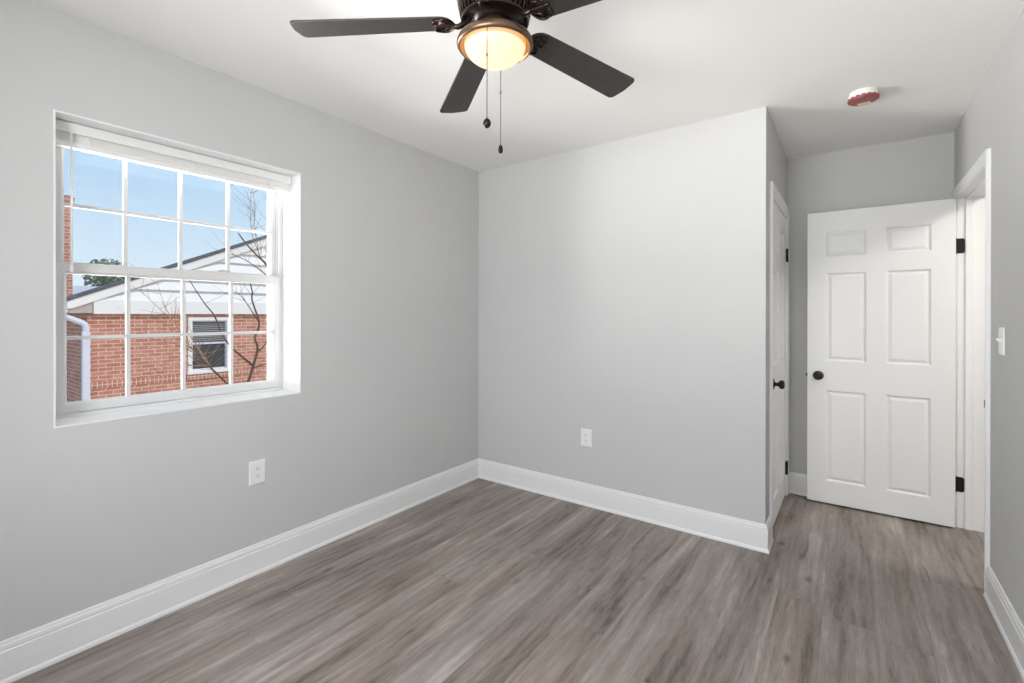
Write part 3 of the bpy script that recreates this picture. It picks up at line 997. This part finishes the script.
def iron_bm():
    """ornate blade iron under the blade root: open oval scroll plate and a curved arm"""
    bm = bmesh.new()
    zz = -0.0065
    n = 36
    def loop(cx, cy, a, b, tube_r, a0=0, a1=360, m=n):
        pts = [(cx + a * math.cos(R(a0 + (a1 - a0) * k / m)), cy + b * math.sin(R(a0 + (a1 - a0) * k / m)), zz) for k in range(m + 1)]
        tube(bm, pts, tube_r, 8)
    loop(0.182, 0, 0.046, 0.050, 0.0052, 70, 290)
    for s in (-1, 1):
        # side scrolls running forward, ending in a curl
        pts = smooth_path([(0.196, s * 0.047, zz), (0.214, s * 0.045, zz), (0.228, s * 0.036, zz), (0.226, s * 0.024, zz), (0.212, s * 0.021, zz), (0.203, s * 0.028, zz)], 4)
        tube(bm, pts, [0.0050 - 0.0024 * i / (len(pts) - 1) for i in range(len(pts))], 8)
        pts = smooth_path([(0.140, s * 0.006, zz), (0.160, s * 0.020, zz), (0.182, s * 0.026, zz), (0.198, s * 0.016, zz), (0.206, s * 0.004, zz)], 4)
        tube(bm, pts, 0.0040, 8)
    prism(bm, [(0.180 + (0.044 if math.cos(R(t)) < 0 else 0.030) * math.cos(R(t)), 0.047 * math.sin(R(t)), -0.0068) for t in range(0, 360, 15)], (0, 0, 0.0034))
    tube(bm, smooth_path([(0.136, 0, zz), (0.170, 0, zz - 0.001), (0.205, 0, zz), (0.236, 0, zz + 0.001)], 3), [0.0062] * 9 + [0.003], 8)
    for px, py in ((0.176, 0.030), (0.176, -0.030), (0.222, 0.0)):
        lathe(bm, [(0.0, zz - 0.0062), (0.005, zz - 0.0055), (0.0055, zz - 0.002), (0.0, zz)], (px, py), 10)
    # arm back to the motor
    pts = smooth_path([(0.142, 0, zz), (0.120, 0, zz - 0.004), (0.098, 0, zz + 0.008), (0.082, 0, zz + 0.020)], 4)
    tube(bm, pts, [0.0095 - 0.002 * abs(i - 6) / 6 for i in range(len(pts))], 10)
    lathe(bm, [(0.0, 0.008), (0.013, 0.008), (0.013, 0.018), (0.0, 0.018)], (0.083, 0), 12)
    for v in bm.verts:                              # the scrollwork is short: it only holds the blade's end
        if v.co.x > 0.132:
            v.co.x = 0.132 + (v.co.x - 0.132) * 0.70
        v.co.y *= 0.94
    return bm

bb = ib = None
for k in range(5):
    a = R(73.0 + 72 * k)
    if k == 0:
        bb = link('blade', blade_bm(), M['blade'], fan, bevel=0.0015)
        ib = link('blade_iron', iron_bm(), M['bronze'], bb, smooth=True)
        b = bb
    else:
        b = bb.copy(); COL.objects.link(b); b.parent = fan
        i2 = ib.copy(); COL.objects.link(i2); i2.parent = b
    b.rotation_euler = (Matrix.Rotation(a, 3, 'Z') @ Matrix.Rotation(R(3.1), 3, 'Y') @ Matrix.Rotation(R(-11.5), 3, 'X')).to_euler()
    b.location = (0, 0, zr(ZB + 0.038))

# ------------------------------------------------------------------ outdoors
S('ground', B(-80, XO - 0.02, -50, 60, GZ - 0.2, GZ), M['ground'], 'dry pale lawn between the houses', 'ground')

hs = empty('neighbour_house', (-8.0, 1.2, GZ))
tag(hs, 'red brick house with white sided gable seen through the window', 'house')
EY0, EY1, ZS, EAVE_Z, SL = -0.67, 8.30, 1.327, 1.572, 0.448
ROWZ0, ROWZ1 = 0.055, 0.167
NY0, NY1, NZ0, NZ1 = 0.815, 1.590, 0.165, 1.262
bm = bmesh.new()
box(bm, -8.22, -8.0, EY0, NY0, GZ, ZS)
box(bm, -8.22, -8.0, NY1, EY1, GZ, ZS)
box(bm, -8.22, -8.0, NY0, NY1, GZ, NZ0)
box(bm, -8.22, -8.0, NY0, NY1, NZ1, ZS)
box(bm, -16.0, -8.22, EY0, EY0 + 0.22, GZ, ZS)
box(bm, -16.0, -8.22, EY1 - 0.22, EY1, GZ, ZS)
box(bm, -16.0, -15.8, EY0 + 0.22, EY1 - 0.22, GZ, ZS)
put(link('brick_walls', bm, M['brick']), hs)
bm = bmesh.new()
box(bm, -8.05, -7.988, EY0 + 0.002, NY0 - 0.02, ROWZ0, ROWZ1)
box(bm, -8.05, -7.965, NY0 - 0.02, NY1 + 0.02, ROWZ0 - 0.01, ROWZ1 - 0.01)
box(bm, -8.05, -7.988, NY1 + 0.02, EY1, ROWZ0, ROWZ1)
put(link('rowlock_course', bm, M['rowlock']), hs)
# frieze board and lapped siding
APY = (EY0 + EY1) / 2
OV = 0.27
def rake_z(y):                                   # underside line of the roof edge
    yy = y if y <= APY else 2 * APY - y
    return EAVE_Z + SL * (yy - (EY0 - OV))
def rake_y(z):
    return (z - EAVE_Z) / SL + (EY0 - OV)
bm = bmesh.new()
box(bm, -8.04, -7.92, -0.605, EY1 - 0.3, ZS, EAVE_Z)
put(link('frieze_board', bm, M['white_ext'], bevel=0.004), hs)
bm = bmesh.new()
z = EAVE_Z
while z < rake_z(APY) - 0.2:
    z2 = min(z + 0.205, rake_z(APY) - 0.14)
    ya, yb = max(rake_y(z + 0.07), EY0), max(rake_y(z2 + 0.07), EY0)
    ma, mb = 2 * APY - ya, 2 * APY - yb
    v = [bm.verts.new(p) for p in ((-7.935, ya, z), (-7.935, ma, z), (-7.99, mb, z2 + 0.004), (-7.99, yb, z2 + 0.004),
                                   (-8.02, ya, z), (-8.02, ma, z), (-8.02, mb, z2 + 0.004), (-8.02, yb, z2 + 0.004))]
    for q in ((0, 1, 2, 3), (7, 6, 5, 4), (0, 4, 5, 1), (1, 5, 6, 2), (2, 6, 7, 3), (3, 7, 4, 0)):
        bm.faces.new([v[i] for i in q])
    z += 0.205
put(link('gable_siding', bm, M['siding']), hs)
# rake boards, roof slabs
bm = bmesh.new()
for m in (0, 1):
    f2 = (lambda y: y) if m == 0 else (lambda y: 2 * APY - y)
    ys, ye = EY0 - OV, APY
    prism(bm, [(-7.93, f2(ys), rake_z(ys) - 0.035), (-7.93, f2(ye), rake_z(ye) - 0.035),
               (-7.93, f2(ye), rake_z(ye) - 0.185), (-7.93, f2(ys + 0.06), rake_z(ys + 0.06) - 0.185), (-7.93, f2(ys), rake_z(ys) - 0.16)], (0.03, 0, 0))
    prism(bm, [(-8.0, f2(ys + 0.1), rake_z(ys + 0.1) - 0.110), (-8.0, f2(ye), rake_z(ye) - 0.110),
               (-8.0, f2(ye), rake_z(ye) - 0.095), (-8.0, f2(ys + 0.1), rake_z(ys + 0.1) - 0.095)], (0.08, 0, 0))
put(link('rake_boards', bm, M['white_ext'], bevel=0.004), hs)
for m in (0, 1):
    f2 = (lambda y: y) if m == 0 else (lambda y: 2 * APY - y)
    bm = bmesh.new()
    ys, ye = EY0 - OV - 0.03, APY
    prism(bm, [(-7.88, f2(ys), rake_z(ys) - 0.034), (-7.88, f2(ye), rake_z(ye) - 0.034), (-7.88, f2(ye), rake_z(ye) + 0.016), (-7.88, f2(ys), rake_z(ys) + 0.016)], (-0.42, 0, 0))
    put(link('roof_slope', bm, M['shingle']), hs)
bm = bmesh.new()
prism(bm, [(-8.03, EY0 + 0.1, ZS), (-8.03, EY1 - 0.1, ZS), (-8.03, APY, rake_z(APY) - 0.15)], (-0.25, 0, 0))
put(link('gable_backing', bm, M['white_ext']), hs)
put(link('flat_roof', B(-16.0, -8.2, EY0, EY1, ZS, ZS + 0.05), M['shingle']), hs)
# eave return: boxed soffit at the near corner and gutter along the side
bm = bmesh.new()
box(bm, -16.0, -7.925, EY0 - OV + 0.02, EY0 + 0.055, ZS + 0.01, ZS + 0.200)
put(link('soffit_box', bm, M['tan'], bevel=0.006), hs)
bm = bmesh.new()
prism(bm, [(-7.92, EY0 - OV - 0.10, ZS + 0.145), (-7.92, EY0 - OV + 0.015, ZS + 0.145), (-7.92, EY0 - OV + 0.015, ZS + 0.02), (-7.92, EY0 - OV - 0.06, ZS + 0.02)], (-8.1, 0, 0))
put(link('gutter', bm, M['gutter'], bevel=0.006), hs)
bm = bmesh.new()
tube(bm, smooth_path([(-7.99, EY0 - OV - 0.03, ZS + 0.04), (-7.99, EY0 - OV - 0.02, ZS - 0.03), (-7.97, EY0 - OV + 0.06, ZS - 0.08),
                      (-7.94, EY0 - 0.08, ZS - 0.15), (-7.93, EY0 - 0.035, ZS - 0.21), (-7.93, EY0 - 0.035, ZS - 0.32)], 4), 0.048, 10)
box(bm, -7.975, -7.885, EY0 - 0.085, EY0 + 0.015, GZ, ZS - 0.30)
put(link('downspout', bm, M['gutter'], bevel=0.01), hs)
# chimney on the far eave side
bm = bmesh.new()
box(bm, -11.1, -10.45, -1.02, -0.36, GZ, 3.62)
box(bm, -11.13, -10.42, -1.05, -0.33, 3.62, 3.70)
ch = put(link('chimney', bm, M['brick']), hs)
bm = bmesh.new()
box(bm, -11.08, -10.47, -0.97, -0.38, 3.70, 3.74)
lathe(bm, [(0.0, 3.74), (0.15, 3.74), (0.15, 3.86), (0.17, 3.87), (0.17, 3.90), (0.0, 3.90)], (-10.74, -0.62), 16)
q = link('chimney_cap', bm, M['chimcap']); q.parent = ch
# its window
bm = bmesh.new()
ring_yz(bm, -8.06, -7.975, NY0, NY1, NZ0, NZ1, 0.075, 0.055, 0.065)
box(bm, -8.06, -7.94, NY0 - 0.02, NY1 + 0.02, NZ0 - 0.012, NZ0 + 0.05)
wn = put(link('house_window', bm, M['white_ext'], bevel=0.004), hs)
zm = 0.745
bm = B(-8.052, -8.046, NY0 + 0.07, NY1 - 0.07, NZ0 + 0.05, NZ1 - 0.06)
q = link('window_pane', bm, M['win_dark']); q.parent = wn
bm = bmesh.new()
ring_yz(bm, -8.045, -8.015, NY0 + 0.070, NY1 - 0.070, NZ0 + 0.052, zm + 0.018, 0.022, 0.03, 0.036)
ring_yz(bm, -8.046, -8.030, NY0 + 0.070, NY1 - 0.070, zm - 0.01, NZ1 - 0.062, 0.020, 0.03, 0.025)
q = link('window_sash', bm, M['gutter'], bevel=0.002); q.parent = wn
bm = bmesh.new()
zz = zm + 0.05
while zz < NZ1 - 0.10:
    box(bm, -8.0455, -8.043, NY0 + 0.095, NY1 - 0.095, zz, zz + 0.016)
    zz += 0.038
q = link('window_slats', bm, M['win_blind']); q.parent = wn

# far house with a pale grey roof behind
fh = empty('far_house', (-26, 5, GZ))
tag(fh, 'distant house with pale grey roof left of the gable', 'house')
put(link('far_wall', B(-32, -26, -2, 9, GZ, 1.95), M['white_ext']), fh)
bm = bmesh.new()
prism(bm, [(-25.5, -2.5, 1.95), (-32.5, -2.5, 1.95), (-29, -2.5, 2.75)], (0, 12, 0))
put(link('far_roof', bm, M['greyroof']), fh)

# bare tree between the houses
BR = {
 'A': [(-3.2, -0.40, GZ - 0.05), (-3.2, -0.46, -0.9), (-3.20, -0.44, 0.24), (-3.20, -0.34, 0.44), (-3.20, -0.25, 0.72), (-3.20, -0.20, 0.92), (-3.20, -0.23, 1.05), (-3.20, -0.18, 1.22), (-3.20, -0.26, 1.48), (-3.20, -0.26, 1.59), (-3.20, -0.30, 1.74)],
 'B': [(-3.20, -0.25, 0.72), (-3.20, -0.41, 0.87), (-3.20, -0.47, 0.93), (-3.20, -0.59, 1.10), (-3.20, -0.66, 1.30), (-3.20, -0.76, 1.44), (-3.20, -0.85, 1.59), (-3.20, -0.90, 1.68)],
 'C': [(-3.20, -0.21, 0.88), (-3.06, -0.28, 0.89), (-3.03, -0.20, 0.97), (-3.00, -0.10, 1.19), (-2.97, -0.06, 1.35)],
 'D': [(-3.20, -0.25, 0.70), (-3.30, -0.09, 0.71), (-3.33, 0.03, 0.73), (-3.36, 0.18, 0.65)],
 'E': [(-3.20, -0.44, 0.10), (-3.13, -0.40, 0.35), (-3.10, -0.52, 0.49), (-3.07, -0.68, 0.67), (-3.04, -0.81, 0.81), (-3.01, -0.92, 0.94), (-2.98, -1.00, 1.00)],
 'F': [(-3.2, -0.40, GZ - 0.05), (-3.25, 0.0, -0.6), (-3.2, 0.22, 0.6), (-3.20, 0.13, 1.50), (-3.17, -0.10, 1.89), (-3.14, -0.22, 1.99), (-3.11, -0.35, 2.10), (-3.08, -0.47, 2.23)],
 'G': [(-3.2, 0.18, 1.2), (-3.06, 0.05, 1.61), (-3.09, -0.15, 1.78), (-3.12, -0.34, 1.92), (-3.15, -0.51, 2.00)],
 'H': [(-3.20, -0.18, 1.22), (-3.24, -0.24, 1.35), (-3.21, -0.36, 1.51), (-3.18, -0.45, 1.57)],
}
TW = {
 'E2': [(-3.06, -0.74, 0.74), (-3.2, -0.77, 0.85), (-3.3, -0.77, 0.93), (-3.43, -0.72, 1.00)],
 'I': [(-3.02, -0.90, 0.91), (-3.16, -1.00, 1.00), (-3.19, -1.17, 1.06), (-3.22, -1.28, 1.10)],
 'J': [(-3.05, -0.78, 0.78), (-3.25, -1.04, 0.78), (-3.28, -1.16, 0.71)],
 'K': [(-3.05, -0.76, 0.77), (-3.23, -0.93, 1.16), (-3.26, -1.06, 1.28), (-3.29, -1.22, 1.47), (-3.32, -1.29, 1.56)],
 'L': [(-3.01, -0.93, 0.94), (-3.03, -1.09, 1.22), (-3.00, -1.19, 1.41), (-2.97, -1.25, 1.60)],
 'M': [(-3.15, -0.18, 1.96), (-3.30, -0.21, 2.26), (-3.33, -0.22, 2.50), (-3.36, -0.20, 2.77)],
 'N': [(-3.15, -0.20, 1.97), (-3.10, -0.26, 2.18), (-3.07, -0.30, 2.38), (-3.04, -0.30, 2.57)],
 'O': [(-3.19, -0.02, 1.76), (-3.37, -0.01, 2.11), (-3.40, 0.03, 2.39), (-3.43, 0.08, 2.57)],
}
W0 = {'A': 0.022, 'B': 0.013, 'C': 0.012, 'D': 0.009, 'E': 0.016, 'F': 0.022, 'G': 0.011, 'H': 0.008}
tree = empty('bare_tree', (-3.2, -0.40, GZ))
tag(tree, 'small leafless brown tree just outside the window', 'tree')
bm = bmesh.new()
paths = []
for k, P in BR.items():
    sp_ = smooth_path(P, 4)
    n = len(sp_)
    tube(bm, sp_, [W0[k] * (1 - 0.72 * i / (n - 1)) for i in range(n)], 7)
    paths.append(sp_)
put(link('branches', bm, M['bark'], smooth=True), tree)
bm = bmesh.new()
for k, P in TW.items():
    sp_ = smooth_path(P, 4)
    n = len(sp_)
    tube(bm, sp_, [0.0052 * (1 - 0.7 * i / (n - 1)) for i in range(n)], 5)
    paths += [sp_, sp_]
for _ in range(150):
    P = random.choice(paths)
    cand = [p for p in P if p.z > 0.3]
    if not cand: continue
    p0 = random.choice(cand)
    d = Vector((random.uniform(-.6, .6), random.uniform(-1, .7), random.uniform(0.0, 1.0))).normalized()
    L = random.uniform(0.12, 0.42)
    q = [p0]
    for s in range(3):
        d = (d + Vector((random.uniform(-.3, .3), random.uniform(-.3, .3), random.uniform(-.1, .35)))).normalized()
        q.append(q[-1] + d * L / 3)
    tube(bm, q, [0.0024, 0.0020, 0.0015, 0.0008], 4)
put(link('twigs', bm, M['twig'], smooth=True), tree)

# distant evergreen trees over the roof line
def far_tree(x, y, h, r, label):
    t = empty('evergreen_tree', (x, y, GZ))
    tag(t, label, 'tree', 'evergreen trees beyond the house')
    bm = bmesh.new()
    tube(bm, [(0, 0, 0), (0.1, 0, h * 0.5), (0, 0.1, h * 0.85)], [0.25, 0.18, 0.06], 8)
    link('trunk', bm, M['bark'], t, smooth=True)
    bm = bmesh.new()
    for _ in range(900):
        a, b2 = random.uniform(0, 2 * math.pi), random.uniform(-1, 1)
        rr = r * (random.random() ** 0.4)
        c = Vector((math.cos(a) * math.sqrt(1 - b2 * b2) * rr, math.sin(a) * math.sqrt(1 - b2 * b2) * rr, h - r * 0.75 + b2 * rr * 0.8))
        s = random.uniform(0.07, 0.18)
        n = Vector((random.uniform(-1, 1), random.uniform(-1, 1), random.uniform(-1, 1))).normalized()
        u = n.orthogonal().normalized(); w = n.cross(u)
        bm.faces.new([bm.verts.new(c + u * s * math.cos(q) + w * s * 0.6 * math.sin(q)) for q in (0, 1.2, 2.4, 3.6, 4.9)])
    link('foliage', bm, M['leaf'], t)
far_tree(-36, 6.4, 6.55, 1.25, 'distant rounded evergreen tree left of the gable roof')
far_tree(-40, 12.0, 6.0, 0.85, 'smaller distant evergreen tree touching the gable roof')
